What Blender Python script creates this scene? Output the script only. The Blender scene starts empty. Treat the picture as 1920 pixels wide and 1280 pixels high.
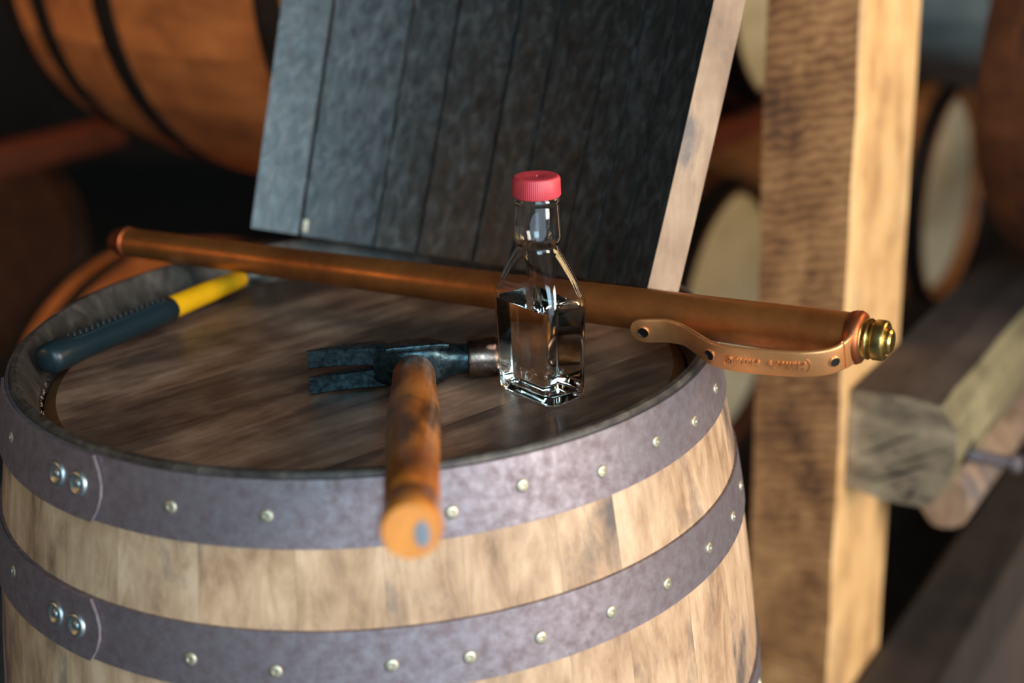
import bpy, bmesh, math, random
from mathutils import Vector, Matrix
random.seed(7)
S = bpy.context.scene
COL = S.collection
PI = math.pi
rad = math.radians
FLOOR = -1.25          # the rim of the standing barrel is z = 0

# ------------------------------------------------------------------ camera
cd = bpy.data.cameras.new('camera')
cam = bpy.data.objects.new('camera', cd); COL.objects.link(cam)
pit, rol = .3528, -.0336
Fv = Vector((0, math.cos(pit), -math.sin(pit))); Rv = Vector((1, 0, 0)); Uv = Rv.cross(Fv)
R2 = Rv*math.cos(rol) + Uv*math.sin(rol); U2 = Uv*math.cos(rol) - Rv*math.sin(rol)
cam.matrix_world = Matrix(((R2.x, U2.x, -Fv.x, .113), (R2.y, U2.y, -Fv.y, -1.0495), (R2.z, U2.z, -Fv.z, .3685), (0, 0, 0, 1)))
cd.sensor_width = 36; cd.lens = 2662/1920*36
cd.clip_start = .05; cd.clip_end = 60
cd.dof.use_dof = True; cd.dof.focus_distance = 1.02; cd.dof.aperture_fstop = 2.8
S.camera = cam

# ------------------------------------------------------------------ light
S.view_settings.view_transform = 'Standard'; S.view_settings.look = 'None'
S.view_settings.gamma = 1; S.view_settings.exposure = 0.3
try: S.view_settings.use_curve_mapping = False
except Exception: pass
W = bpy.data.worlds.new('world'); S.world = W; W.use_nodes = True
bg = W.node_tree.nodes['Background']; bg.inputs[0].default_value = (.62, .80, 1, 1); bg.inputs[1].default_value = 1.7

def area(name, loc, target, size, power, color, spread=180):
    l = bpy.data.lights.new(name, 'AREA'); l.shape = 'RECTANGLE'; l.size, l.size_y = size
    l.energy = power; l.color = color; l.spread = rad(spread)
    o = bpy.data.objects.new(name, l); COL.objects.link(o); o.location = loc
    o.rotation_euler = (Vector(target)-Vector(loc)).to_track_quat('-Z', 'Y').to_euler()
    return o
area('window_light', (2.9, -2.2, .75), (0.3, 0.2, -.15), (1.1, 2.2), 135, (1, .94, .87))
area('door_light', (.50, -3.3, 1.5), (0.1, 0, 0), (1.7, 1.5), 52, (.52, .86, 1))
def shaded_lamp(name, loc, target, power, color, angle, blend, r):
    l = bpy.data.lights.new(name, 'SPOT'); l.energy = power; l.color = color; l.spot_size = rad(angle); l.spot_blend = blend; l.shadow_soft_size = r
    o = bpy.data.objects.new(name, l); COL.objects.link(o); o.location = loc
    o.rotation_euler = (Vector(target)-Vector(loc)).to_track_quat('-Z', 'Y').to_euler(); return o
shaded_lamp('work_lamp', (-1.75, -.3, 1.85), (-.50, 1.1, .15), 120, (1, .46, .13), 40, .5, .12)
area('warm_fill', (-1.7, -.5, .55), (0, 0, 0), (.25, .25), 2.2, (1, .52, .2))  # added warm fill for the standing barrel's left side; no real bulb there
area('rick_lamp', (2.3, .55, .7), (.5, .7, -.1), (.7, .9), 18, (1, .66, .30))

# ------------------------------------------------------------------ materials
def nmat(name):
    m = bpy.data.materials.new(name); m.use_nodes = True
    return m, m.node_tree.nodes, m.node_tree.links, m.node_tree.nodes['Principled BSDF']
def lin(c): return tuple(((x/255)/12.92 if x/255 <= .04045 else ((x/255+.055)/1.055)**2.4) for x in c)+(1,)

def wood(name, cols, scale=(1, 1, 1), rough=.6, bump=.3, big=.35, streak=6, coat=0, spec=.5, rot=0, stain=None, waves=None, bdist=.002):
    """grain runs along the axis with the small scale; cols = sRGB dark..light"""
    m, N, L, P = nmat(name)
    tc = N.new('ShaderNodeTexCoord'); oi = N.new('ShaderNodeObjectInfo')
    mul = N.new('ShaderNodeVectorMath'); mul.operation = 'SCALE'; mul.inputs[0].default_value = (3.1, 5.3, 7.7); L.new(oi.outputs['Random'], mul.inputs['Scale'])
    r0 = N.new('ShaderNodeMapping'); r0.inputs['Rotation'].default_value = (0, 0, rot); L.new(tc.outputs['Object'], r0.inputs['Vector'])
    add = N.new('ShaderNodeVectorMath'); L.new(r0.outputs[0], add.inputs[0]); L.new(mul.outputs[0], add.inputs[1])
    mp = N.new('ShaderNodeMapping'); mp.inputs['Scale'].default_value = scale; L.new(add.outputs[0], mp.inputs['Vector'])
    n1 = N.new('ShaderNodeTexNoise'); n1.inputs['Scale'].default_value = streak; n1.inputs['Detail'].default_value = 9; n1.inputs['Roughness'].default_value = .68; n1.inputs['Distortion'].default_value = .5
    L.new(mp.outputs[0], n1.inputs['Vector'])
    n2 = N.new('ShaderNodeTexNoise'); n2.inputs['Scale'].default_value = 14; n2.inputs['Detail'].default_value = 4; n2.inputs['Roughness'].default_value = .6
    L.new(add.outputs[0], n2.inputs['Vector'])
    mx = N.new('ShaderNodeMix'); mx.data_type = 'FLOAT'; mx.inputs[0].default_value = big
    L.new(n1.outputs[0], mx.inputs[2]); L.new(n2.outputs[0], mx.inputs[3])
    src = mx.outputs[0]
    if waves:
        wv = N.new('ShaderNodeTexWave'); wv.bands_direction = 'Z'; wv.inputs['Scale'].default_value = waves[0]; wv.inputs['Distortion'].default_value = waves[2]; wv.inputs['Detail'].default_value = 4; wv.inputs['Detail Scale'].default_value = 1.5
        wm = N.new('ShaderNodeMapping'); wm.inputs['Rotation'].default_value = (0, rad(13), 0); L.new(tc.outputs['Object'], wm.inputs['Vector']); L.new(wm.outputs[0], wv.inputs['Vector'])
        m2 = N.new('ShaderNodeMix'); m2.data_type = 'FLOAT'; m2.inputs[0].default_value = waves[1]
        L.new(src, m2.inputs[2]); L.new(wv.outputs['Fac'], m2.inputs[3]); src = m2.outputs[0]
    cr = N.new('ShaderNodeValToRGB'); L.new(src, cr.inputs[0])
    e = cr.color_ramp.elements; n = len(cols)
    lo, hi = .33, .67
    e[0].position = lo; e[0].color = lin(cols[0]); e[1].position = hi; e[1].color = lin(cols[-1])
    for i in range(1, n-1):
        x = e.new(lo+(hi-lo)*i/(n-1)); x.color = lin(cols[i])
    out = cr.outputs[0]
    if stain:
        n3 = N.new('ShaderNodeTexNoise'); n3.inputs['Scale'].default_value = stain[1]; n3.inputs['Detail'].default_value = 6; n3.inputs['Roughness'].default_value = .65
        sm = N.new('ShaderNodeMapping'); sm.inputs['Scale'].default_value = stain[3]; L.new(add.outputs[0], sm.inputs['Vector']); L.new(sm.outputs[0], n3.inputs['Vector'])
        mr = N.new('ShaderNodeMapRange'); mr.inputs[1].default_value = stain[2]; mr.inputs[2].default_value = stain[2]+.13; mr.inputs[4].default_value = stain[4]; L.new(n3.outputs[0], mr.inputs[0])
        mc = N.new('ShaderNodeMix'); mc.data_type = 'RGBA'; L.new(mr.outputs[0], mc.inputs[0]); L.new(out, mc.inputs[6]); mc.inputs[7].default_value = lin(stain[0]); out = mc.outputs[2]
    L.new(out, P.inputs['Base Color'])
    P.inputs['Roughness'].default_value = rough; P.inputs['Coat Weight'].default_value = coat; P.inputs['Coat Roughness'].default_value = .25; P.inputs['Specular IOR Level'].default_value = spec
    bp = N.new('ShaderNodeBump'); bp.inputs['Strength'].default_value = bump; bp.inputs['Distance'].default_value = bdist; L.new(src, bp.inputs['Height']); L.new(bp.outputs[0], P.inputs['Normal'])
    return m

def metal(name, c1, c2, rough=(.4, .6), metallic=1, scale=60, bump=.15, bdist=.0005):
    m, N, L, P = nmat(name)
    tc = N.new('ShaderNodeTexCoord')
    n1 = N.new('ShaderNodeTexNoise'); n1.inputs['Scale'].default_value = scale; n1.inputs['Detail'].default_value = 7; n1.inputs['Roughness'].default_value = .65; L.new(tc.outputs['Object'], n1.inputs['Vector'])
    cr = N.new('ShaderNodeValToRGB'); cr.color_ramp.elements[0].position = .35; cr.color_ramp.elements[1].position = .66
    cr.color_ramp.elements[0].color = lin(c1); cr.color_ramp.elements[1].color = lin(c2); L.new(n1.outputs[0], cr.inputs[0]); L.new(cr.outputs[0], P.inputs['Base Color'])
    mr = N.new('ShaderNodeMapRange'); mr.inputs[1].default_value = .3; mr.inputs[2].default_value = .7; mr.inputs[3].default_value = rough[1]; mr.inputs[4].default_value = rough[0]; L.new(n1.outputs[0], mr.inputs[0]); L.new(mr.outputs[0], P.inputs['Roughness'])
    P.inputs['Metallic'].default_value = metallic
    bp = N.new('ShaderNodeBump'); bp.inputs['Strength'].default_value = bump; bp.inputs['Distance'].default_value = bdist; L.new(n1.outputs[0], bp.inputs['Height']); L.new(bp.outputs[0], P.inputs['Normal'])
    return m

M_stave = wood('stave_oak', [(126, 94, 68), (172, 136, 104), (200, 164, 130), (218, 186, 154)], (1, 1, .2), .60, .4, .40, 62, stain=((66, 64, 66), 13, .515, (1, 1, .5), .8))
M_chime = wood('chime_oak', [(28, 25, 23), (62, 56, 51), (98, 90, 79)], (1, 1, .35), .45, .5, .2, 60)
M_head = wood('head_oak', [(54, 37, 29), (108, 80, 63), (150, 118, 96), (186, 154, 128)], (.13, 1, 1), .40, .55, .45, 46, spec=.6, stain=((34, 26, 23), 7, .50, (.45, 1, 1), .7), bdist=.0015)
M_headedge = wood('head_edge', [(90, 52, 26), (140, 84, 44)], (.1, 1, 1), .55, .3, .3, 40)
M_hoop = metal('hoop_steel', (126, 110, 112), (152, 142, 146), (.52, .66), .78, 130, .12)
M_hoop_old = metal('hoop_dark', (26, 24, 24), (52, 50, 50), (.5, .7), .7, 20)
M_nail = metal('nail_steel', (160, 150, 128), (210, 200, 176), (.42, .6), .8, 300)
M_zinc = metal('zinc_rivet', (150, 160, 160), (210, 218, 216), (.34, .46), .95, 200)
M_oldstave = wood('aged_stave', [(110, 66, 34), (158, 100, 54), (184, 122, 68)], (1, 1, .1), .6, .3, .5, 20, stain=((70, 40, 22), 5, .55, (1, 1, .5), .6))
M_greystave = wood('grey_stave', [(70, 84, 90), (104, 122, 128), (128, 144, 148)], (1, 1, .2), .5, .2, .5, 12)  # weathered grey is the staves' own colour
M_cream = wood('pale_head', [(190, 176, 142), (214, 202, 170), (226, 218, 190)], (.1, 1, 1), .6, .1, .4, 14)
M_rust = wood('rust_brown_stave', [(52, 26, 14), (84, 44, 22), (112, 64, 32)], (1, 1, .1), .6, .3, .5, 20)
M_char = wood('charred_oak', [(14, 14, 14), (42, 43, 43), (78, 79, 78)], (1, 1, .55), .34, .8, .2, 105, spec=1, bdist=.0014)
M_stavecut = wood('cut_oak', [(96, 72, 54), (148, 116, 90), (180, 148, 118)], (1, 1, .2), .65, .3, .5, 40, stain=((84, 78, 78), 18, .52, (1, 1, .4), .8))
M_stavewarmlit = wood('warm_lit_oak', [(150, 84, 40), (190, 118, 66)], (1, 1, .1), .6, .2, .4, 30)  # orange lamplight on the panel's left edge is put into the colour
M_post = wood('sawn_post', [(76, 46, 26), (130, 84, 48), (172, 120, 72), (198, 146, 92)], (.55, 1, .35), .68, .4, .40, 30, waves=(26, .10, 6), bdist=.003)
M_postlit = wood('lit_post_side', [(168, 120, 76), (222, 170, 110), (238, 192, 132)], (1, 1, .14), .66, .3, .5, 18, stain=((140, 112, 92), 11, .57, (1, 1, .4), .7))  # post's right side: warm light put into a paler timber colour
M_beam = wood('weathered_beam', [(66, 56, 38), (112, 98, 68), (160, 142, 104)], (1, .1, 1), .7, .6, .4, 22, bdist=.004)
M_beamtop = wood('beam_top', [(44, 34, 30), (72, 58, 50), (96, 80, 68)], (1, .12, 1), .75, .5, .4, 22, bdist=.003)
M_beamend = wood('beam_end_grain', [(52, 40, 32), (108, 90, 70), (156, 134, 106), (188, 166, 136)], (.35, 1, 1), .75, .9, .3, 30, rot=0, bdist=.006)
M_rail = wood('dark_rail', [(28, 22, 20), (52, 42, 36), (66, 54, 46)], (1, .1, 1), .7, .3, .4, 12)
M_railred = wood('red_brown_rail', [(82, 36, 20), (120, 56, 30)], (1, .1, 1), .6, .3, .4, 12)
M_wall = wood('dark_boards', [(52, 42, 38), (80, 66, 58)], (1, 1, .1), .8, .3, .4, 6)
M_floor = wood('worn_floor', [(58, 60, 62), (92, 96, 98)], (.3, 1, 1), .8, .2, .5, 4)
M_copper = metal('aged_copper', (140, 80, 38), (184, 114, 58), (.36, .50), .72, 22, .06)
M_copper2 = metal('red_copper', (150, 80, 48), (188, 106, 64), (.36, .5), .9, 26, .05)
M_strap = metal('strap_copper', (218, 142, 84), (242, 172, 112), (.30, .40), .72, 18, .04)
M_brass = metal('brass', (176, 142, 78), (216, 186, 112), (.22, .34), 1, 60, .04)
M_dark = metal('dark_hole', (18, 12, 10), (34, 24, 20), (.4, .6), .3, 50)
M_iron = metal('black_iron', (20, 28, 32), (66, 86, 92), (.18, .40), .85, 210, .9, .0004)
M_face = metal('bare_steel', (70, 52, 46), (150, 128, 116), (.2, .42), 1, 90, .4, .0006)
M_handle = wood('lacquered_handle', [(104, 52, 20), (176, 96, 34), (214, 132, 50), (226, 150, 66)], (1, .06, 1), .30, .2, .45, 34, coat=.8, stain=((40, 25, 18), 24, .50, (1, .35, 1), .85))
M_handleend = wood('handle_end', [(176, 100, 34), (224, 142, 56)], (1, 1, 1), .5, .2, .4, 40)
def plain(name, c, rough=.5, **k):
    m, N, L, P = nmat(name); P.inputs['Roughness'].default_value = rough
    tc = N.new('ShaderNodeTexCoord'); n = N.new('ShaderNodeTexNoise'); n.inputs['Scale'].default_value = 80; L.new(tc.outputs['Object'], n.inputs['Vector'])
    mx = N.new('ShaderNodeMix'); mx.data_type = 'RGBA'; L.new(n.outputs[0], mx.inputs[0])
    c = lin(c); mx.inputs[6].default_value = tuple(x*.85 for x in c[:3])+(1,); mx.inputs[7].default_value = tuple(min(1, x*1.12) for x in c[:3])+(1,)
    L.new(mx.outputs[2], P.inputs['Base Color'])
    for a, b in k.items(): P.inputs[a.replace('_', ' ')].default_value = b
    return m
M_cap = plain('red_plastic', (198, 62, 70), .42, Subsurface_Weight=.08)
M_rubber = plain('teal_black_rubber', (20, 38, 43), .38)
M_yellow = plain('yellow_fibreglass', (255, 180, 16), .38)
M_grey = plain('grey_mark', (120, 124, 132), .5)
m, N, L, P = nmat('bottle_glass'); P.inputs['Transmission Weight'].default_value = 1; P.inputs['Roughness'].default_value = .01; P.inputs['IOR'].default_value = 1.48; P.inputs['Base Color'].default_value = (.985, .995, .99, 1); M_glass = m
m, N, L, P = nmat('clear_spirit'); P.inputs['Transmission Weight'].default_value = 1; P.inputs['Roughness'].default_value = 0; P.inputs['IOR'].default_value = 1.35; P.inputs['Base Color'].default_value = (.995, .99, .97, 1); M_liquid = m
# the liquid touches the glass: index ratio of spirit to glass
m, N, L, P = nmat('spirit_against_glass'); N.remove(P); g_ = N.new('ShaderNodeBsdfGlass'); g_.inputs['Color'].default_value = (.995, .99, .97, 1); g_.inputs['Roughness'].default_value = 0; g_.inputs['IOR'].default_value = 1.35/1.48; L.new(g_.outputs[0], N['Material Output'].inputs['Surface']); M_wet = m

# ------------------------------------------------------------------ helpers
def mesh(name, verts, faces, mats, smooth=False, midx=None, recalc=True):
    me = bpy.data.meshes.new(name); me.from_pydata([tuple(v) for v in verts], [], faces)
    for mm in (mats if isinstance(mats, (list, tuple)) else [mats]): me.materials.append(mm)
    if midx:
        for p, i in zip(me.polygons, midx): p.material_index = i
    if recalc:
        b = bmesh.new(); b.from_mesh(me); bmesh.ops.recalc_face_normals(b, faces=b.faces); b.to_mesh(me); b.free()
    if smooth:
        me.polygons.foreach_set('use_smooth', [True]*len(me.polygons))
        try: me.set_sharp_from_angle(angle=smooth if smooth is not True else rad(40))
        except Exception: pass
    me.update(); return me
def obj(name, me, parent=None, label=None, kind=None, mat=None):
    o = bpy.data.objects.new(name, me); COL.objects.link(o)
    if parent: o.parent = parent
    if label: o['label'] = label
    if kind: o['kind'] = kind
    if mat is not None: o.matrix_local = mat
    return o
def thing(name, label, cat, mw, group=None):
    o = bpy.data.objects.new(name, None); COL.objects.link(o); o.empty_display_size = .05
    o.matrix_world = mw; o['label'] = label; o['category'] = cat
    if group: o['group'] = group
    return o
def frame(org, x, y, z):
    x, y, z = Vector(x), Vector(y), Vector(z)
    return Matrix(((x.x, y.x, z.x, org[0]), (x.y, y.y, z.y, org[1]), (x.z, y.z, z.z, org[2]), (0, 0, 0, 1)))
def lathe(prof, n=48, axis='Z', a0=0, a1=2*PI):
    """prof [(r,h)] -> verts, faces of a closed lathe; ends with r=0 are fanned"""
    V, Fc = [], []
    for r, h in prof:
        for k in range(n):
            a = 2*PI*k/n; V.append((r*math.cos(a), r*math.sin(a), h))
    for i in range(len(prof)-1):
        for k in range(n):
            a, b = i*n+k, i*n+(k+1) % n
            Fc.append((a, b, b+n, a+n))
    Fc.append(tuple(range(n-1, -1, -1))); Fc.append(tuple(range((len(prof)-1)*n, len(prof)*n)))
    if axis == 'X': V = [(h, x, y) for x, y, h in V]
    if axis == 'Y': V = [(y, h, x) for x, y, h in V]
    return V, Fc
def loft(rings, caps=True):
    n = len(rings[0]); V = [v for r in rings for v in r]; Fc = []
    for i in range(len(rings)-1):
        for k in range(n):
            Fc.append((i*n+k, i*n+(k+1) % n, (i+1)*n+(k+1) % n, (i+1)*n+k))
    if caps: Fc.append(tuple(range(n-1, -1, -1))); Fc.append(tuple(range((len(rings)-1)*n, len(rings)*n)))
    return V, Fc
def rrect(a, b, rc, n=8):
    out = []
    for q, (sx, sy) in enumerate(((1, 1), (-1, 1), (-1, -1), (1, -1))):
        for k in range(n):
            t = PI/2*(q+k/(n-1)); out.append((sx*(a-rc)+rc*math.cos(t), sy*(b-rc)+rc*math.sin(t)))
    return out
def box(lo, hi, mats=None):
    x0, y0, z0 = lo; x1, y1, z1 = hi
    V = [(x0, y0, z0), (x1, y0, z0), (x1, y1, z0), (x0, y1, z0), (x0, y0, z1), (x1, y0, z1), (x1, y1, z1), (x0, y1, z1)]
    return V, [(0, 3, 2, 1), (4, 5, 6, 7), (0, 1, 5, 4), (1, 2, 6, 5), (2, 3, 7, 6), (3, 0, 4, 7)]

# ------------------------------------------------------------------ room
def struct(name, V, F_, m):
    o = obj(name, mesh(name, V, F_, m)); o['kind'] = 'structure'; return o
X0, X1, Y0, Y1, ZC = -4.2, 5.2, -3.6, 6.2, 2.3
struct('floor', *box((X0, Y0, FLOOR-.1), (X1, Y1, FLOOR)), M_floor)
struct('ceiling', *box((X0, Y0, ZC), (X1, Y1, ZC+.1)), M_wall)
struct('wall_back', *box((X0, Y1, FLOOR), (X1, Y1+.1, ZC)), M_wall)
struct('wall_left', *box((X0-.1, Y0, FLOOR), (X0, Y1, ZC)), M_wall)
struct('added_front_wall', *box((X0, Y0-.1, FLOOR), (-.5, Y0, ZC)), M_wall)  # unseen wall added to narrow the opening and keep daylight off the left
struct('added_front_wall_right', *box((3.6, Y0-.1, FLOOR), (X1, Y0, ZC)), M_wall)  # added likewise, out of view, to close the opening's right end
struct('wall_right', *box((X1, Y0, FLOOR), (X1+.1, Y1, ZC)), M_wall)

# ------------------------------------------------------------------ barrels
def Rz(z): return .318-.248*(z+.44)**2
LEN = .88
HOOPZ = [(-.0035, -.046), (-.0985, -.1405), (-.2645, -.306)]
HOOPZ += [(-LEN-b, -LEN-a) for a, b in HOOPZ[::-1]]
def stave_mesh(a0, a1, mats, seg=3, zn=22):
    out = [(-LEN*i/zn) for i in range(zn+1)]
    prof = [(Rz(z)-.0022, z) for z in out]
    prof[0] = (Rz(0)-.0035, 0); prof.insert(1, (Rz(0)-.0022, -.0015))
    inner = [(.2505, -.024), (.2500, -.027), (.2535, -.0275), (.2535, -.036), (.2505, -.038)]
    inner += [(Rz(z)-.027, z) for z in [-.12, -.28, -.44, -.60, -.76]] + [(.2505, -LEN+.03), (.2500, -LEN+.024)]
    loop = [(.2625, 0), (.2595, -.004)] + inner + [(.262, -LEN)]
    ring = prof + loop[::-1]
    n = len(ring); V, Fc, mi = [], [], []
    for s in range(seg+1):
        a = a0+(a1-a0)*s/seg
        for r, z in ring: V.append((r*math.cos(a), r*math.sin(a), z))
    for s in range(seg):
        for k in range(n):
            k2 = (k+1) % n; Fc.append((s*n+k, s*n+k2, (s+1)*n+k2, (s+1)*n+k))
            z = max(ring[k][1], ring[k2][1]); r = min(ring[k][0], ring[k2][0])
            mi.append(1 if (k >= len(prof)-1 or k <= 1) else 0)
    Fc.append(tuple(range(n-1, -1, -1))); mi.append(1)
    Fc.append(tuple(range(seg*n, (seg+1)*n))); mi.append(1)
    return mesh('stave', V, Fc, mats, smooth=rad(25), midx=mi)
def ring_mesh(z0, z1, m, dr=0, a0=None, a1=None, n=112, th=.0022, bow=0, name='hoop'):
    V, Fc = [], []; K = 5
    closed = a0 is None
    if closed: a0, a1 = 0, 2*PI
    cnt = n if closed else n+1
    for i in range(cnt):
        row = []
        for j in range(K+1):
            q = j/K; z = z0+(z1-z0)*q
            aa1 = a1-bow*(2*q-1)**2
            a = a0+(aa1-a0)*i/n
            row.append((a, z, Rz(z)+dr))
        rim = [(a, z, r) for a, z, r in row] + [(a, z, r-th) for a, z, r in row[::-1]]
        V += [(r*math.cos(a), r*math.sin(a), z) for a, z, r in rim]
    w = 2*(K+1)
    for i in range(n):
        i2 = (i+1) % cnt
        for k in range(w): Fc.append((i*w+k, i*w+(k+1) % w, i2*w+(k+1) % w, i2*w+k))
    if not closed: Fc.append(tuple(range(w))); Fc.append(tuple(range(n*w, n*w+w)))
    return mesh(name, V, Fc, m, smooth=rad(35))
def head_boards(z, nb, rot, mats, rt=.2385, ro=.2480, th=.022, flip=False):
    """round head cut into boards; returns meshes in barrel space"""
    cuts = [-1]; tot = 0; w = [random.uniform(.8, 1.25) for _ in range(nb)]; acc = 0
    for x in w: acc += x/sum(w)*2; cuts.append(min(1, -1+acc))
    cuts[-1] = 1
    res = []
    c, s = math.cos(rot), math.sin(rot)
    for i in range(nb):
        s0, s1 = cuts[i]+(.0006 if i else 0), cuts[i+1]-(.0006 if i < nb-1 else 0)
        def outline(r):
            pts = []; K = 14
            for k in range(K+1):
                t = s0+(s1-s0)*k/K; pts.append((math.sqrt(max(0, 1-t*t))*r, t*r))
            for k in range(K, -1, -1):
                t = s0+(s1-s0)*k/K; pts.append((-math.sqrt(max(0, 1-t*t))*r, t*r))
            return pts
        # keep the straight joints aligned between the rings: y from the outer ring clipped
        o1 = outline(ro)
        o0 = []
        for x, y in o1:
            h = math.sqrt(max(0, rt*rt-min(y*y, rt*rt))); yy = max(-rt, min(rt, y)); o0.append((math.copysign(min(abs(x), h), x), yy))
        sg = -1 if flip else 1
        rings = [[(x, y, z) for x, y in o0], [(x, y, z-sg*.0055) for x, y in o1], [(x, y, z-sg*th) for x, y in o1]]
        V, Fc = loft(rings)
        n = len(o1); mi = [1]*(n*2)+[0, 0]
        me = mesh('head_board', V, Fc, mats, midx=mi)
        res.append(me)
    return res, rot
def add_heads(root, nb, rot, mats):
    for z, fl in ((-.030, False), (-LEN+.030, True)):
        ms, r = head_boards(z, nb, rot, mats, flip=fl)
        for me in ms:
            obj('head_board', me, root, mat=Matrix.Rotation(rot, 4, 'Z'))

# the standing barrel
barrel = thing('barrel', 'standing oak whiskey barrel with bare steel hoops carrying the bottle and tools', 'barrel', Matrix.Identity(4))
N_ST = 31; ws = [random.uniform(.75, 1.25) for _ in range(N_ST)]; a = rad(-95); tw = sum(ws)
for w_ in ws:
    a1 = a+2*PI*w_/tw
    obj('stave', stave_mesh(a+.0003, a1-.0003, [M_stave, M_chime]), barrel); a = a1
add_heads(barrel, 5, rad(40), [M_head, M_headedge])
def disc_mesh(kind):
    if kind == 'nail':
        prof = [(.0044, -.0012), (.0044, .0004), (.0036, .0011), (.0018, .0012), (.0013, .0004), (.0004, .0003)]
        V, Fc = lathe(prof, 16); return mesh('nail', V, Fc, M_nail, smooth=rad(50))
    prof = [(.0088, -.001), (.0088, .0012), (.0074, .0027), (.0058, .0027), (.0046, .0012), (.0030, .0011), (.0026, .0022), (.0008, .0026)]
    V, Fc = lathe(prof, 28); return mesh('rivet', V, Fc, M_zinc, smooth=rad(60))
NAILM, RIVM = disc_mesh('nail'), disc_mesh('rivet')
def put_on(hoop, me, name, ang, z, dr):
    t = rad(ang); e = .001; dRdz = (Rz(z+e)-Rz(z-e))/(2*e)
    nrm = Vector((math.cos(t), math.sin(t), -dRdz)).normalized(); tx = Vector((-math.sin(t), math.cos(t), 0)); ty = nrm.cross(tx)
    r = Rz(z)+dr
    obj(name, me, hoop, mat=frame((r*math.cos(t), r*math.sin(t), z), tx, ty, nrm))
nails = {0: [(-148.2, -.0224), (-111.8, -.0255), (-98.4, -.0255), (-74.8, -.0301), (-64.9, -.0223), (-52.4, -.0289), (-41.2, -.026), (-30.4, -.0305), (-19.3, -.0261)],
         1: [(-145, -.1142), (-109.2, -.1218), (-98, -.124), (-83.8, -.122), (-74.2, -.1239), (-64.7, -.1223), (-54, -.122), (-43.4, -.123), (-32.2, -.1214), (-21.6, -.1222), (-13.2, -.1174), (-159, -.118)]}
rivs = {0: [(-132.2, -.0232), (-127.5, -.0240)], 1: [(-131.9, -.1192), (-127.4, -.1198)]}
for i, (z0, z1) in enumerate(HOOPZ):
    h = obj('hoop', ring_mesh(z0, z1, M_hoop), barrel)
    if i < 2:
        obj('hoop_lap', ring_mesh(z0+.0003, z1-.0003, M_hoop, .0027, rad(-163), rad(-123.1), 40, bow=rad(1.7), name='hoop_lap'), h)
        for an, z in nails[i]: put_on(h, NAILM, 'nail', an, z, .0022 if an < -123 else 0)
        for an in range(0, 190, 12): put_on(h, NAILM, 'nail', an+random.uniform(-2, 2), (z0+z1)/2, 0)
        for an, z in rivs[i]: put_on(h, RIVM, 'rivet', an, z, .0022)
    else:
        for an in range(-170, 190, 13): put_on(h, NAILM, 'nail', an+random.uniform(-2, 2), (z0+z1)/2, 0)

stand = thing('plank_stand', 'low plank stand under the standing barrel', 'stand', Matrix.Translation((0, 0, FLOOR)))
for k in range(4):
    V, Fc = box((-.33, -.33+k*.166, .31), (.33, -.33+k*.166+.158, -LEN-FLOOR)); obj('plank', mesh('plank', V, Fc, M_rail), stand)
for k in (-1, 1):
    V, Fc = box((k*.24-.045, -.32, 0), (k*.24+.045, .32, .31)); obj('bearer', mesh('bearer', V, Fc, M_rail), stand)
# ------------------------------------------------------------------ rack geometry (33 degrees round from the camera's heading)
yw = rad(33); u = Vector((math.sin(yw), math.cos(yw), 0)); v = Vector((math.cos(yw), -math.sin(yw), 0)); Z = Vector((0, 0, 1))
O = Vector((.4884, .4476, 0))
RF = frame(O, v, u, Z)          # local x = v, y = u

# post
post = thing('timber_post', 'tall rough-sawn square timber post with a right side coloured as brightly lit', 'post', RF @ Matrix.Translation((-.0535, .10, FLOOR)))
def post_mesh():
    b = bmesh.new(); rows = 46; ring = []
    hx, hy = .0535, .10
    V, Fc, mi = [], [], []
    for i in range(rows+1):
        z = (ZC-FLOOR-.0)*i/rows
        j = lambda s=.0012: random.uniform(-s, s)
        # slightly waney right-hand arrises
        V += [(-hx+j(), -hy+j(.0006), z), (0, -hy+j(.0006), z), (hx-.0015+j(.0022), -hy+j(.0006), z), (hx, -hy+.004+j(.0025), z), (hx, hy+j(), z), (-hx+j(), hy, z)]
    n = 6
    for i in range(rows):
        for k in range(n):
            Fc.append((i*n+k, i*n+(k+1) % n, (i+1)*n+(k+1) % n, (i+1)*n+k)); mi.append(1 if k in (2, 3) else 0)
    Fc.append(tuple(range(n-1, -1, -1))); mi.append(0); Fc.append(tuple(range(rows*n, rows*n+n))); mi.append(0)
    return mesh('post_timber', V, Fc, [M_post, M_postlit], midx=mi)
obj('post_timber', post_mesh(), post)

# beam with the cut end, running back beside the post
bm_t = thing('rack_beam', 'thick weathered timber beam with cracked end grain butted against the lit side of the post', 'beam', RF)
poly = [(.001, -.262), (.067, -.2585), (.108, -.262), (.1265, -.288), (.1295, -.325), (.119, -.362), (.100, -.392), (.045, -.3945), (.001, -.385)]
def beam_mesh():
    rings = []; ys = [.022, .026, .08, .16, .28, .45, .7, 1.1, 1.7, 2.6]
    cx, cz = .064, -.325
    for i, y in enumerate(ys):
        f = .985 if i == 0 else 1
        r = []
        for k, (x, z) in enumerate(poly):
            j = 0 if i < 2 else random.uniform(-.003, .003)
            x2 = cx+(x-cx)*f; z2 = cz+(z-cz)*f
            if x > .1: x2 += j
            r.append((x2, y, z2+(j if z < -.3 else 0)))
        rings.append(r)
    V, Fc = loft(rings); n = len(poly)
    mi = ([2, 2]+[0]*(n-2))*(len(ys)-1)+[1, 0]
    return mesh('beam_timber', V, Fc, [M_beam, M_beamend, M_beamtop], midx=mi)
bt = obj('beam_timber', beam_mesh(), bm_t)
V, Fc = lathe([(.0075, 0), (.0075, .058), (.011, .058), (.011, .066), (.006, .068)], 6, 'X')
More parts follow.
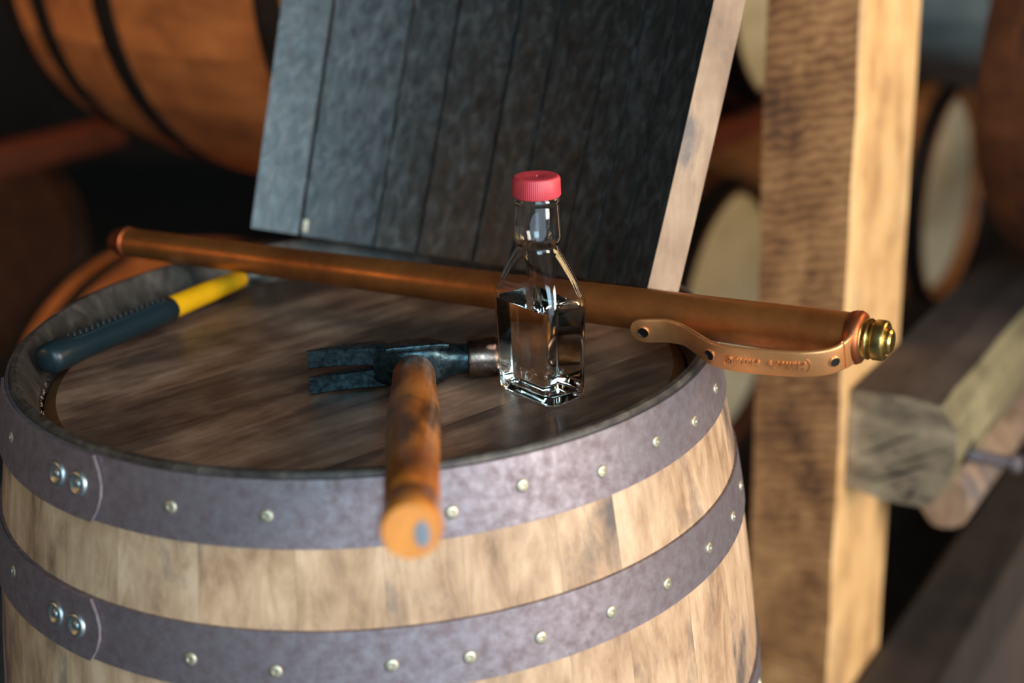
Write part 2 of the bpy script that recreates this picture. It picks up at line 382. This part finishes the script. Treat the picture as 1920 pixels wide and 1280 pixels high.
obj('bolt', mesh('bolt', V, Fc, M_hoop, smooth=rad(30)), bm_t, 'rusty bolt sticking out of the beam side', mat=Matrix.Translation((.118, .085, -.343)))
V, Fc = lathe([(.017, 0), (.017, .003), (.008, .0035)], 20, 'X')
obj('knot_hole', mesh('knot_hole', V, Fc, M_dark), bt, mat=Matrix.Translation((.1255, .075, -.336)) @ Matrix.Rotation(rad(14), 4, 'Y'))
# cracks in the end grain: real grooves shown as thin dark wedges let into the cut end
crk = []
for (x0, z0, x1, z1, w) in ((.034, -.372, .10, -.334, .0022), (.012, -.345, .085, -.300, .0012), (.05, -.350, .118, -.312, .0010), (.074, -.388, .086, -.366, .0016)):
    dx, dz = x1-x0, z1-z0; l = math.hypot(dx, dz); nx, nz = -dz/l*w, dx/l*w
    crk.append([(x0, .0205, z0), ((x0+x1)/2+nx, .0205, (z0+z1)/2+nz), (x1, .0205, z1), ((x0+x1)/2-nx, .0205, (z0+z1)/2-nz)])
for q in crk:
    V, Fc = loft([q, [(x, .024, z) for x, y, z in q]]); obj('crack', mesh('crack', V, Fc, M_dark), bt)
# round log tucked under the beam
lg = thing('under_log', 'round bark-edged log tucked under the cracked timber beam', 'log', RF @ Matrix.Translation((.088, .14, -.437)))
rings = []
for i, y in enumerate((0, .006, .15, .4, .8, 1.4, 2.2)):
    rings.append([((.034*(.9 if i == 0 else 1)+random.uniform(-.002, .002))*math.cos(t*PI/8), y, (.040*(.9 if i == 0 else 1)+random.uniform(-.002, .002))*math.sin(t*PI/8)) for t in range(16)])
V, Fc = loft(rings); obj('log_wood', mesh('log_wood', V, Fc, M_stavecut, smooth=rad(50)), lg)

def plank(name, label, lo, hi, m, cat='rail', mw=RF, part='timber'):
    t = thing(name, label, cat, mw @ Matrix.Translation(((lo[0]+hi[0])/2, (lo[1]+hi[1])/2, lo[2])), {'rick_rail': 'rails of the barrel rick', 'lower_rail': 'lower rails of the barrel rick'}.get(name))
    hx, hy, h = (hi[0]-lo[0])/2, (hi[1]-lo[1])/2, hi[2]-lo[2]; c = .006
    rings = [[(-hx+c, y, 0), (hx-c, y, 0), (hx, y, c), (hx, y, h-c), (hx-c, y, h), (-hx+c, y, h), (-hx, y, h-c), (-hx, y, c)] for y in (-hy, -hy*.5, 0, hy*.5, hy)]
    V, Fc = loft(rings); obj(part, mesh(part, V, Fc, m), t); return t
plank('floor_rail', 'wide dark floor rail running back at the lower right, lit along its edge', (.002, -.15, -.82), (.1036, 3.6, -.70), M_rail)
plank('rail_shade_block', 'dark block added for the black shade under the floor rail at the lower right', (.004, -.12, -1.25), (.0996, 3.5, -.82), M_wall)  # added block, stands in for the black shade below the rail
plank('rick_rail', 'dark red-brown rail of the barrel rick behind the post', (-.80, .35, -.272), (-.66, 3.6, -.215), M_railred)
plank('rick_rail', 'red-brown rail of the barrel rick at the far left, ending under the top-left barrel', (-1.92, -.8, -.275), (-1.86, .66, -.215), M_railred)
for q in (-.80, -1.50): plank('lower_rail', ('dark lower rail under the pale-headed barrels', 'dark lower rail deep under the low barrels at the left')[q < -1], (q, .35, -1.25), (q+.14, 3.6, -.885), M_rail)

# lying barrels in the ricks : axis along +v, the -z end of the local barrel at -v
UN = 22
SM_old = stave_mesh(.0008, 2*PI/UN-.0008, [M_oldstave, M_oldstave], seg=2, zn=10)
SM_rust = stave_mesh(.0008, 2*PI/UN-.0008, [M_rust, M_rust], seg=2, zn=10)
SM_grey = stave_mesh(.0008, 2*PI/UN-.0008, [M_greystave, M_greystave], seg=2, zn=10)
HMR = [ring_mesh(a_, b_, M_rust, n=48) for a_, b_ in HOOPZ]
HM = [ring_mesh(a_, b_, M_hoop_old, n=48) for a_, b_ in HOOPZ]
hb_old = head_boards(-.03, 5, 0, [M_oldstave, M_oldstave])[0]; hb_old2 = head_boards(-LEN+.03, 5, 0, [M_oldstave, M_oldstave], flip=True)[0]
HBR = head_boards(-.03, 5, 0, [M_rust, M_rust])[0]
hb_cr = head_boards(-.03, 5, 0, [M_cream, M_cream])[0]
def lying(label, cu, cv, cz, sm, heads, yaw=0, roll=0, pos=None, hm=None):
    c = pos or (O+u*cu+v*cv+Z*cz)
    c = Vector((c.x, c.y, cz))
    vv = Matrix.Rotation(yaw, 3, 'Z') @ v; uu = Matrix.Rotation(yaw, 3, 'Z') @ u
    xx = uu*math.cos(roll)+Z*math.sin(roll); yy = vv.cross(xx)
    t = thing('lying_barrel', label, 'barrel', frame(c+vv*LEN/2, xx, yy, vv), 'barrels lying in the racks behind')
    for k in range(UN): obj('stave', sm, t, mat=Matrix.Rotation(2*PI*k/UN, 4, 'Z'))
    for h in (hm or HM): obj('hoop', h, t)
    for me in heads: obj('head_board', me, t)
    for me in hb_old2: obj('head_board', me, t)
    return t
vq = Matrix.Rotation(rad(-11.5), 3, 'Z') @ v
lying('oak barrel lying in the upper rick at top left, lit orange', 0, 0, .185, SM_old, hb_old, yaw=rad(-4), pos=Vector((-.102, 1.014, 0)))
lying('orange-lit oak barrel lying low, behind the left rim of the standing barrel', 0, 0, -.53, SM_old, hb_old, yaw=rad(-11.5), pos=Vector((-.2021, .8835, 0)))
lying('pale-headed barrel in the upper rick, seen left of the post at the top edge', 1.25, -1.02, .085, SM_rust, hb_cr)
lying('pale-headed barrel low in the rick, seen left of the post below the stave panel', 1.00, -1.00, -.575, SM_rust, hb_cr)
lying('pale-headed barrel seen between the post and the dark barrel at the right edge', 2.13, -.90, -.575, SM_old, hb_cr)
lying('weathered grey barrel in the upper rick, to the right of the post at the top', 2.05, -.45, .085, SM_grey, hb_old)
lying('dark red-brown barrel resting on the beam at the right edge', 0, 0, .045, SM_rust, hb_old, yaw=rad(-9), pos=Vector((.872, .88, 0))+(Matrix.Rotation(rad(-9), 3, 'Z') @ v)*.44, hm=HMR)
lying('dim brown barrel far back at the left edge, above the low orange-lit barrel', 0, 0, -.60, SM_rust, HBR, yaw=rad(-4), pos=Vector((-1.5, 2.6, 0)))

# ------------------------------------------------------------------ charred stave panel
pc, pb, pn = Vector((.8467, -.5321, 0)), Vector((.4997, .7951, -.3436)), Vector((.1828, .291, .9391))
panel = thing('stave_panel', 'curved panel of charred barrel staves leaning at the back of the barrel top', 'barrel panel', frame((.0477, .1155, .0203), pc, pb, pn))
pL = .409; p0 = rad(38); Ra = pL/2/math.sin(p0)
cutsp = [-38, -30.2, -17.9, -10.5, -.5, 6.3, 16.3, 22.5, 29.1, 38]
def panel_stave(f0, f1, left, right, T=.027):
    rings = []; n = 16; Hh = .66; K = 3
    off = random.uniform(-.0018, .0018)
    for i in range(n+1):
        s = Hh*i/n; rho = 1+.32*s-.15*s*s
        r = []
        for k in range(K+1):
            ph = rad(f0+(f1-f0)*k/K)
            r.append((Ra*rho*math.sin(ph)-.014*s, (Ra*rho+off)*math.cos(ph)-Ra*math.cos(p0), s))
        for k in range(K, -1, -1):
            ph = rad(f0+(f1-f0)*k/K)
            r.append(((Ra*rho+T)*math.sin(ph)-.014*s, (Ra*rho+T)*math.cos(ph)-Ra*math.cos(p0), s))
        rings.append(r)
    V, Fc = loft(rings); m_ = 2*(K+1); mi = []
    for i in range(n):
        for k in range(m_):
            mi.append(0 if k < K else (1 if (k == K and right) else (0 if k in (K, m_-1) and not (left and k == m_-1) else 2)))
    mi += [0, 0]
    return mesh('stave', V, Fc, [M_char, M_stavecut, M_stavewarmlit], smooth=rad(30), midx=mi)
for i in range(len(cutsp)-1):
    obj('stave', panel_stave(cutsp[i]+(.24 if i else 0), cutsp[i+1]-(.24 if i < len(cutsp)-2 else 0), i == 0, i == len(cutsp)-2), panel)
V, Fc = loft([[(x, y, z) for x, y in rrect(.0026, .0008, .0007, 3)] for z in (0, .011)])
xx_ = Ra*math.sin(rad(-29.4)); yy_ = Ra*math.cos(rad(-29.4))-Ra*math.cos(p0)
obj('pale_chip', mesh('pale_chip', V, Fc, M_nail), panel, 'small pale chip at the foot of a stave joint', mat=Matrix.Translation((xx_, yy_-.001, .004)) @ Matrix.Rotation(rad(29), 4, 'Z'))

# ------------------------------------------------------------------ copper thief tube
A = Vector((.3485, -.1392, .028)); ax = Vector((-.8582, .5130, -.0206)).normalized()
TL = .7056
dd = Vector((-.491, -.8318, -.2587)); dd = (dd-ax*dd.dot(ax)).normalized(); wd = ax.cross(dd)
if wd.z < 0: wd = -wd
thief = thing('whiskey_thief', 'long tapered copper whiskey thief tube with finger loop and brass knob across the barrel top', 'whiskey thief', frame(A, ax, dd, ax.cross(dd)))
sg = 1 if ax.cross(dd).dot(wd) > 0 else -1
def rp(s): return .0168-.0035*min(1, s/.5)-.0004*max(0, (s-.5)/.2)
prof = [(.006, -.004), (rp(0)*.98, -.004)]+[(rp(s), s) for s in [i*TL*.965/24 for i in range(25)]]
V, Fc = lathe(prof, 56, 'X'); obj('tube', mesh('tube', V, Fc, M_copper, smooth=rad(45)), thief)
s0 = TL*.965; r_ = rp(s0)
V, Fc = lathe([(r_-.001, s0-.002), (r_+.0012, s0-.001), (r_+.0014, s0+.002), (r_+.0002, s0+.0035), (r_*.96, s0+.010), (r_*.78, s0+.017), (r_*.5, s0+.021), (r_*.15, s0+.0225)], 48, 'X')
obj('end_cap', mesh('end_cap', V, Fc, M_copper2, smooth=rad(50)), thief)
V, Fc = lathe([(.0162, .006), (.0176, .0040), (.0186, .001), (.0186, -.0025), (.0174, -.0050), (.0145, -.0058)], 56, 'X')
obj('collar', mesh('collar', V, Fc, M_copper2, smooth=rad(60)), thief)
V, Fc = lathe([(.0120, -.006), (.0147, -.0066), (.0150, -.0076), (.0144, -.0085), (.0144, -.0112), (.0148, -.0122), (.0143, -.0134), (.0112, -.0138), (.0112, -.0158), (.0141, -.0162), (.0146, -.0170), (.0146, -.0235), (.0141, -.0252), (.0128, -.0262), (.0112, -.0262), (.0096, -.0250), (.0094, -.0268), (.0090, -.0292), (.0074, -.0306), (.0058, -.0306), (.0040, -.0298), (.0010, -.0300)], 56, 'X')
obj('brass_knob', mesh('brass_knob', V, Fc, M_brass, smooth=rad(28)), thief, mat=Matrix.Translation((.001, 0, 0)) @ Matrix.Diagonal((.86, .97, .97, 1)))
# finger loop: a bent strap in the plane (axis, dd)
cl = [(.1585, .0262), (.1545, .0262), (.1470, .0258), (.1400, .0240), (.1320, .0224), (.1250, .0228), (.1185, .0243), (.1110, .0282), (.1033, .0330), (.0955, .0382), (.0878, .0418), (.080, .0432), (.0717, .0438), (.058, .0434), (.0456, .0422), (.030, .0402), (.0200, .0376), (.0110, .0336), (.0050, .0282), (.0012, .0220), (-.0008, .0165), (-.0012, .0125)]
def crom(pts, t):
    n = len(pts)-1; i = min(int(t*n), n-1); f = t*n-i
    p = [pts[max(0, i-1)], pts[i], pts[i+1], pts[min(n, i+2)]]
    return [0.5*((2*p[1][k])+(-p[0][k]+p[2][k])*f+(2*p[0][k]-5*p[1][k]+4*p[2][k]-p[3][k])*f*f+(-p[0][k]+3*p[1][k]-3*p[2][k]+p[3][k])*f**3) for k in range(len(p[0]))]
NS = 90; pts = [crom(cl, i/NS) for i in range(NS+1)]
def strap_mesh():
    rings = []; th = .0034
    d = 0
    for i, (s, e) in enumerate(pts):
        a_, b_ = pts[max(0, i-1)], pts[min(NS, i+1)]
        tx, ty = b_[0]-a_[0], b_[1]-a_[1]; l = math.hypot(tx, ty)
        if i: d += math.hypot(pts[i][0]-pts[i-1][0], pts[i][1]-pts[i-1][1])
        nx, ny = -ty/l, tx/l
        if i < NS*.9 and ny < 0: nx, ny = -nx, -ny
        hw = .0103
        if s > .10: hw = .0100-.0012*max(0, 1-abs(s-.115)/.015)
        if d < .0095: hw = math.sqrt(max(1e-7, .0095**2-(.0095-d)**2))*1.02
        if s < .004 and e < .03: hw = .0098+.003*min(1, (.03-e)/.02)
        r = []
        for px, py in rrect(hw, th/2, min(.0014, hw*.9), 4):
            r.append((s+nx*py, e+ny*py, sg*px))
        rings.append(r)
    V, Fc = loft(rings); return mesh('finger_loop', V, Fc, M_strap, smooth=rad(50))
strap = obj('finger_loop', strap_mesh(), thief)
def strap_frame(s_t):
    i = min(range(int(NS*.95)), key=lambda k: abs(pts[k][0]-s_t)); a_, b_ = pts[i-1], pts[i+1]
    t = Vector((b_[0]-a_[0], b_[1]-a_[1], 0)).normalized(); n_ = Vector((-t.y, t.x, 0))
    if n_.y < 0: n_ = -n_
    return Vector((pts[i][0], pts[i][1], 0)), t, n_
V, Fc = lathe([(.0046, -.001), (.0046, .0008), (.0040, .0012), (.0034, .0004), (.0005, .0003)], 28)
RH = mesh('rivet_hole', V, Fc, [M_strap, M_dark], smooth=rad(30), midx=[0]*(28*2)+[1]*(28*2)+[0, 1])
for s_t, sc in ((.1478, 1), (.0885, 1), (.0068, .85)):
    p, t, n_ = strap_frame(s_t)
    if s_t < .01:
        i = min(range(NS), key=lambda k: abs(pts[k][0]-.0062)+abs(pts[k][1]-.0290)); p = Vector((pts[i][0], pts[i][1], 0)); a_, b_ = pts[i-1], pts[i+1]; t = Vector((b_[0]-a_[0], b_[1]-a_[1], 0)).normalized(); n_ = Vector((t.y, -t.x, 0)); n_ = n_ if n_.y > 0 else -n_
    zz = t.cross(n_)
    obj('rivet_hole', RH, strap, 'dark round rivet hole', mat=frame(p+n_*.0017, t*sc, n_.cross(t)*sc, n_))
# raised lettering, upside down as the loop hangs
def text_mesh(body, size, ext):
    c = bpy.data.curves.new('t', 'FONT'); c.body = body; c.size = size; c.extrude = ext; c.space_character = 1.12; c.align_x = 'CENTER'; c.align_y = 'CENTER'; c.offset = .00010
    o = bpy.data.objects.new('t', c); COL.objects.link(o); bpy.context.view_layer.update()
    me = bpy.data.meshes.new_from_object(o.evaluated_get(bpy.context.evaluated_depsgraph_get())); bpy.data.objects.remove(o); bpy.data.curves.remove(c); return me
tm = text_mesh("Maker's  Mark ®", .0080, .0013)
xs = [q.co.x for q in tm.vertices]; tw_ = max(xs)-min(xs); x0_ = (max(xs)+min(xs))/2
cs = .0500; span = .055
zsgn = sg
def on_strap(tx, ty, out):
    # text x runs towards the collar->lobe reversed (reads from right to left, upside down)
    s_t = cs+tx
    fi = None
    for k in range(1, int(NS*.95)):
        if pts[k-1][0] >= s_t >= pts[k][0]:
            f = (pts[k-1][0]-s_t)/(pts[k-1][0]-pts[k][0]+1e-12); e = pts[k-1][1]*(1-f)+pts[k][1]*f
            t = Vector((pts[k][0]-pts[k-1][0], pts[k][1]-pts[k-1][1])).normalized(); n_ = Vector((-t.y, t.x)); n_ = n_ if n_.y > 0 else -n_
            return (s_t+n_.x*(.0017+out), e+n_.y*(.0017+out), -zsgn*ty)
    return (s_t, .04, ty)
for q in tm.vertices:
    q.co = on_strap((q.co.x-x0_)/tw_*span, q.co.y, q.co.z+.00012)
tm.materials.clear(); tm.materials.append(M_strap)
obj('raised_lettering', tm, strap, 'raised lettering, upside down')
for sd in (-1, 1):   # curved bracket at either end of the lettering
    rr = []
    for k in range(13):
        q = -1+2*k/12; tx = sd*(span/2+.0030-.0022*q*q); ty = q*.0052
        c0 = on_strap(tx-.0003, ty, -.0002); c1 = on_strap(tx+.0003, ty, -.0002); c2 = on_strap(tx+.0003, ty, .0006); c3 = on_strap(tx-.0003, ty, .0006)
        rr.append([c0, c1, c2, c3])
    V, Fc = loft(rr); obj('raised_bracket', mesh('raised_bracket', V, Fc, M_strap), strap)

# ------------------------------------------------------------------ bottle
bang = rad(128)
bot = thing('liquor_bottle', 'small clear glass flask bottle with red screw cap, nearly full of clear liquid', 'bottle', Matrix.Translation((.1338, -.0778, -.0299)) @ Matrix.Rotation(bang, 4, 'Z'))
rows = [(0, .027, .0145, .006), (.0008, .0292, .0166, .0068), (.0030, .0308, .0180, .0072), (.010, .0312, .0183, .0072), (.030, .0318, .0187, .0072), (.055, .0326, .0191, .0074), (.070, .0330, .0195, .0078), (.0755, .0330, .0195, .0084), (.0785, .0324, .0192, .0090), (.0810, .0312, .0188, .0098)]
for k in range(1, 12):
    f = k/12; g = f**1.25; rows.append((.081+.030*f, .0312+(.0160-.0312)*g, .0188+(.0158-.0188)*g, .0098+(.0158-.0098)*f))
rows += [(.1115, .0155, .0155, .0155), (.1135, .0151, .0151, .0151), (.1155, .0158, .0158, .0158), (.1180, .0171, .0171, .0171), (.1205, .0174, .0174, .0174), (.132, .0168, .0168, .0168), (.1430, .0160, .0160, .0160), (.1440, .0158, .0158, .0158), (.1450, .0166, .0166, .0166), (.1475, .0168, .0168, .0168), (.1490, .0160, .0160, .0160), (.1500, .0150, .0150, .0150), (.158, .0135, .0135, .0135)]
def ring3(h, a_, b_, rc, n=10): return [(x, y, h) for x, y in rrect(a_, b_, min(rc, b_*.9999, a_*.9999), n)]
outer = [ring3(*r) for r in rows]
wall = .0024
def inn(h, a_, b_, rc, w=wall): return (h, a_-w, b_-w, max(.003, rc-w*.7))
lv = .0715
wet = [(.0060, .022, .010, .004), (.0068, .0262, .0136, .005)] + [inn(*r) for r in rows if .010 <= r[0] < lv] + [inn(lv, .0330, .0195, .0079)]
dry = [inn(lv, .0330, .0195, .0079)] + [inn(*r) for r in rows if r[0] > lv]
inner = [ring3(*r) for r in dry]
n = len(outer[0]); V = [p for r in outer for p in r]; base = len(V); V += [p for r in inner for p in r]
Fc = []
for B_, L_ in ((0, len(outer)), (base, len(inner))):
    for i in range(L_-1):
        for k in range(n):
            q = (B_+i*n+k, B_+i*n+(k+1) % n, B_+(i+1)*n+(k+1) % n, B_+(i+1)*n+k); Fc.append(q if B_ == 0 else q[::-1])
Fc.append(tuple(range(n-1, -1, -1)))
to, ti = (len(outer)-1)*n, base+(len(inner)-1)*n
for k in range(n): Fc.append((to+k, to+(k+1) % n, ti+(k+1) % n, ti+k))
gb = obj('glass_body', mesh('glass_body', V, Fc, M_glass, smooth=rad(60), recalc=False), bot)
V, Fc = loft([ring3(*r) for r in wet])
obj('liquid', mesh('liquid', V, Fc, [M_liquid, M_wet], smooth=rad(60), midx=[1]*(len(Fc)-1)+[0], recalc=False), bot)
prof = []; n = 288; capz0, capz1 = .1492, .1636
rings = []
for h, r in ((capz0, .0140), (capz0, .0166), (capz0+.0008, .0170), (capz1-.0022, .0168), (capz1-.0006, .0160), (capz1, .0150), (capz1, .0030), (capz1-.0003, .0022)):
    kn = capz0 < h < capz1-.001 
    rings.append([((r+(.00016*math.cos(k*PI/2*1.0) if kn else 0))*math.cos(2*PI*k/n), (r+(.00016*math.cos(k*PI/2) if kn else 0))*math.sin(2*PI*k/n), h) for k in range(n)])
V, Fc = loft(rings); obj('screw_cap', mesh('screw_cap', V, Fc, M_cap, smooth=rad(30)), bot)
V, Fc = lathe([(.0012, 0), (.0010, .0005), (.0003, .0007)], 12); obj('cap_nub', mesh('cap_nub', V, Fc, M_cap), bot, mat=Matrix.Translation((0, 0, capz1-.0003)))

# ------------------------------------------------------------------ claw hammer
Hm = Vector((.0385, -.0525, -.0125)); ha = rad(5.2)
hx = Vector((math.cos(ha), math.sin(ha), 0)); hdir = Vector((.0215, -.3733, .0575)).normalized()
hy = hdir; hz = hx.cross(hy); hz.normalize(); hy2 = hz.cross(hx).normalized()
# local: x = claw->face, y = away from the handle end, z up
ham = thing('claw_hammer', 'black-headed claw hammer with orange wooden handle pointing over the front rim', 'hammer', frame(Hm, hx, Vector((-math.sin(ha), math.cos(ha), 0)), Z))
def sec(x, hyy, hzz, yc=0, zc=0, p=.6, n=28):
    out = []
    for k in range(n):
        t = 2*PI*k/n; c, s = math.cos(t), math.sin(t)
        out.append((x, yc+hyy*math.copysign(abs(c)**p, c), zc+hzz*math.copysign(abs(s)**p, s)))
    return out
V, Fc = loft([sec(*q) for q in ((-.030, .0070, .0145, .001, 0, .5), (-.022, .0095, .0150, 0, 0, .5), (-.014, .0130, .0158, -.001, 0, .5), (-.004, .0148, .0165, -.002, 0, .45), (.012, .0148, .0165, -.002, 0, .45), (.020, .0135, .0150, -.001, 0, .6), (.0265, .0118, .0122, 0, 0, .8), (.036, .0110, .0115, 0, 0, .9), (.0415, .0112, .0116, 0, 0, .9), (.0422, .0125, .0130, 0, 0, 1))])
obj('head', mesh('head', V, Fc, M_iron, smooth=rad(35)), ham)
V, Fc = lathe([(.0120, .0405), (.0148, .0410), (.0153, .0425), (.0153, .0610), (.0148, .0632), (.0135, .0642), (.0105, .0646)], 48, 'X')
obj('striking_face', mesh('striking_face', V, Fc, M_face, smooth=rad(40)), ham, 'bare steel striking face')
V, Fc = loft([sec(*q) for q in ((-.020, .0035, .0022, -.0108, .0152, .5), (-.012, .0040, .0026, -.0112, .0158, .5), (.020, .0032, .0026, -.0100, .0158, .5), (.0265, .0028, .0018, -.0090, .0150, .5))])
obj('top_ridge', mesh('top_ridge', V, Fc, M_iron, smooth=rad(35)), ham)
for s_ in (1, -1):
    R_ = []
    for q in range(13):
        f = q/12; x = -.020-.058*f
        zi = s_*(.0008+.0030*f); zo = s_*(.0160+.0012*f)
        yc = .002-.010*f*f; hy_ = .0092-.0070*f**.8
        zc = (zi+zo)/2; hz_ = abs(zo-zi)/2
        R_.append([(x, yc+a_*hy_, zc+b_*hz_) for a_, b_ in ((-1, -.86), (-.7, -1), (.7, -1), (1, -.86), (1, .86), (.7, 1), (-.7, 1), (-1, .86))])
    V, Fc = loft(R_); obj('claw', mesh('claw', V, Fc, M_iron, smooth=rad(25)), ham)
# handle: lofted along its own direction
loc_dir = (Matrix(((hx.x, hx.y, 0), (-math.sin(ha), math.cos(ha), 0), (0, 0, 1))) @ hdir).normalized()
lx = Vector((1, 0, 0)); lx = (lx-loc_dir*lx.dot(loc_dir)).normalized(); lz = loc_dir.cross(lx)
if lz.z < 0: lz = -lz
R_ = []
for d, a_, b_ in ((.010, .0140, .0140), (.0125, .0150, .0150), (.016, .0157, .0152), (.030, .0160, .0150), (.055, .0160, .0150), (.080, .0163, .0150), (.11, .0170, .0155), (.14, .0177, .0160), (.18, .0176, .0160), (.22, .0166, .0152), (.27, .0158, .0148), (.331, .0155, .0148), (.332, .0150, .0143), (.335, .0150, .0143), (.336, .0156, .0150), (.361, .0160, .0156), (.367, .0156, .0152), (.370, .0146, .0142)):
    R_.append([tuple(loc_dir*d+lx*(a_*math.cos(2*PI*k/32))+lz*(b_*math.sin(2*PI*k/32))) for k in range(32)])
R_ = [[(x, y-.004, z-.0050) for x, y, z in r] for r in R_]
V, Fc = loft(R_); mi = [0]*(32*17)+[0, 1]
for k in range(32*12, 32*14): mi[k] = 2
for k in range(32*15, 32*17): mi[k] = 1
obj('handle', mesh('handle', V, Fc, [M_handle, M_handleend, M_dark], smooth=rad(40), midx=mi), ham)
V, Fc = lathe([(.0052, -.002), (.0052, .0004), (.003, .0006)], 20)
e_ = loc_dir*.370+lx*.0055+lz*(-.0015)+Vector((0, -.004, -.005))
obj('end_mark', mesh('end_mark', V, Fc, M_grey), ham, 'grey worn spot on the handle end', mat=frame(e_, lx*.75, lz*1.35, loc_dir))

# ------------------------------------------------------------------ yellow handled hammer
G0, G1 = Vector((-.2385, -.0330, -.0065)), Vector((-.1275, .2015, -.0185))
gx = (G1-G0).normalized(); gy = Vector((-gx.y, gx.x, 0)).normalized(); gz = gx.cross(gy)
yh = thing('yellow_hammer', 'hammer with yellow shaft and dark rubber grip lying at the left under the copper tube', 'hammer', frame(G0, gx, gy, gz))
def ovals(L_):
    return loft([[(x, a_*math.cos(2*PI*k/28), b_*math.sin(2*PI*k/28)) for k in range(28)] for x, a_, b_ in L_])
V, Fc = ovals([(-.0075, .0075, .0070), (-.005, .0115, .0108), (.000, .0131, .0122), (.014, .0131, .0122), (.035, .0116, .0110), (.07, .0118, .0110), (.10, .0121, .0112), (.125, .0124, .0113), (.142, .0120, .0110), (.1435, .0112, .0100)])
gr = obj('grip', mesh('grip', V, Fc, M_rubber, smooth=rad(50)), yh)
V, Fc = ovals([(.140, .0100, .0094), (.1435, .0106, .0098), (.20, .0102, .0094), (.240, .0092, .0084), (.247, .0080, .0074)])
obj('shaft', mesh('shaft', V, Fc, M_yellow, smooth=rad(50)), yh)
V, Fc = ovals([(.246, .0058, .0054), (.262, .0062, .0058), (.272, .0075, .0070)])
obj('neck', mesh('neck', V, Fc, M_zinc, smooth=rad(50)), yh)
V, Fc = loft([[(.278+x, y, z) for x, z in rrect(hx_, hz_, .003, 4)] for y, hx_, hz_ in ((-.016, .0085, .0085), (-.012, .0095, .0095), (.010, .0095, .0095), (.026, .0080, .0060), (.036, .0070, .0018))])
obj('hammer_head', mesh('hammer_head', V, Fc, M_zinc, smooth=rad(35)), yh)
# rows of raised grip studs
V, Fc = [], []
for i in range(34):
    x = .020+i*.0034
    for r in range(2):
        ph = rad(62+r*16) if i % 2 or r == 0 else rad(94)
        rr_ = .0119+.0010*max(0, 1-abs(x-.016)/.02); c = Vector((x+.0012*r, rr_*math.cos(ph)*-1, rr_*.94*math.sin(ph))); nr = Vector((0, -math.cos(ph), math.sin(ph)))
        t1 = Vector((1, 0, 0)); t2 = nr.cross(t1); b0 = len(V)
        for k in range(6): V.append(c+t1*.0012*math.cos(k*PI/3)+t2*.0012*math.sin(k*PI/3)-nr*.0003)
        for k in range(6): V.append(c+t1*.0007*math.cos(k*PI/3)+t2*.0007*math.sin(k*PI/3)+nr*.0010)
        for k in range(6): Fc.append((b0+k, b0+(k+1) % 6, b0+6+(k+1) % 6, b0+6+k))
        Fc.append(tuple(b0+6+k for k in range(6)))
obj('grip_studs', mesh('grip_studs', V, Fc, M_rubber), gr, kind='stuff')
# crumbs in the groove of the head
V, Fc = [], []
for i in range(60):
    t = rad(random.uniform(170, 218)); r = random.uniform(.2475, .2492); c = Vector((r*math.cos(t), r*math.sin(t), -.0285)); s_ = random.uniform(.0004, .0011); b0 = len(V)
    for dx, dy, dz in ((1, 0, 0), (-.5, .9, 0), (-.5, -.9, 0), (0, 0, 1.2), (0, 0, -1)): V.append(c+Vector((dx, dy, dz))*s_)
    for q in ((0, 1, 3), (1, 2, 3), (2, 0, 3), (1, 0, 4), (2, 1, 4), (0, 2, 4)): Fc.append(tuple(b0+k for k in q))
g = obj('groove_crumbs', mesh('groove_crumbs', V, Fc, M_beamend), barrel, kind='stuff')
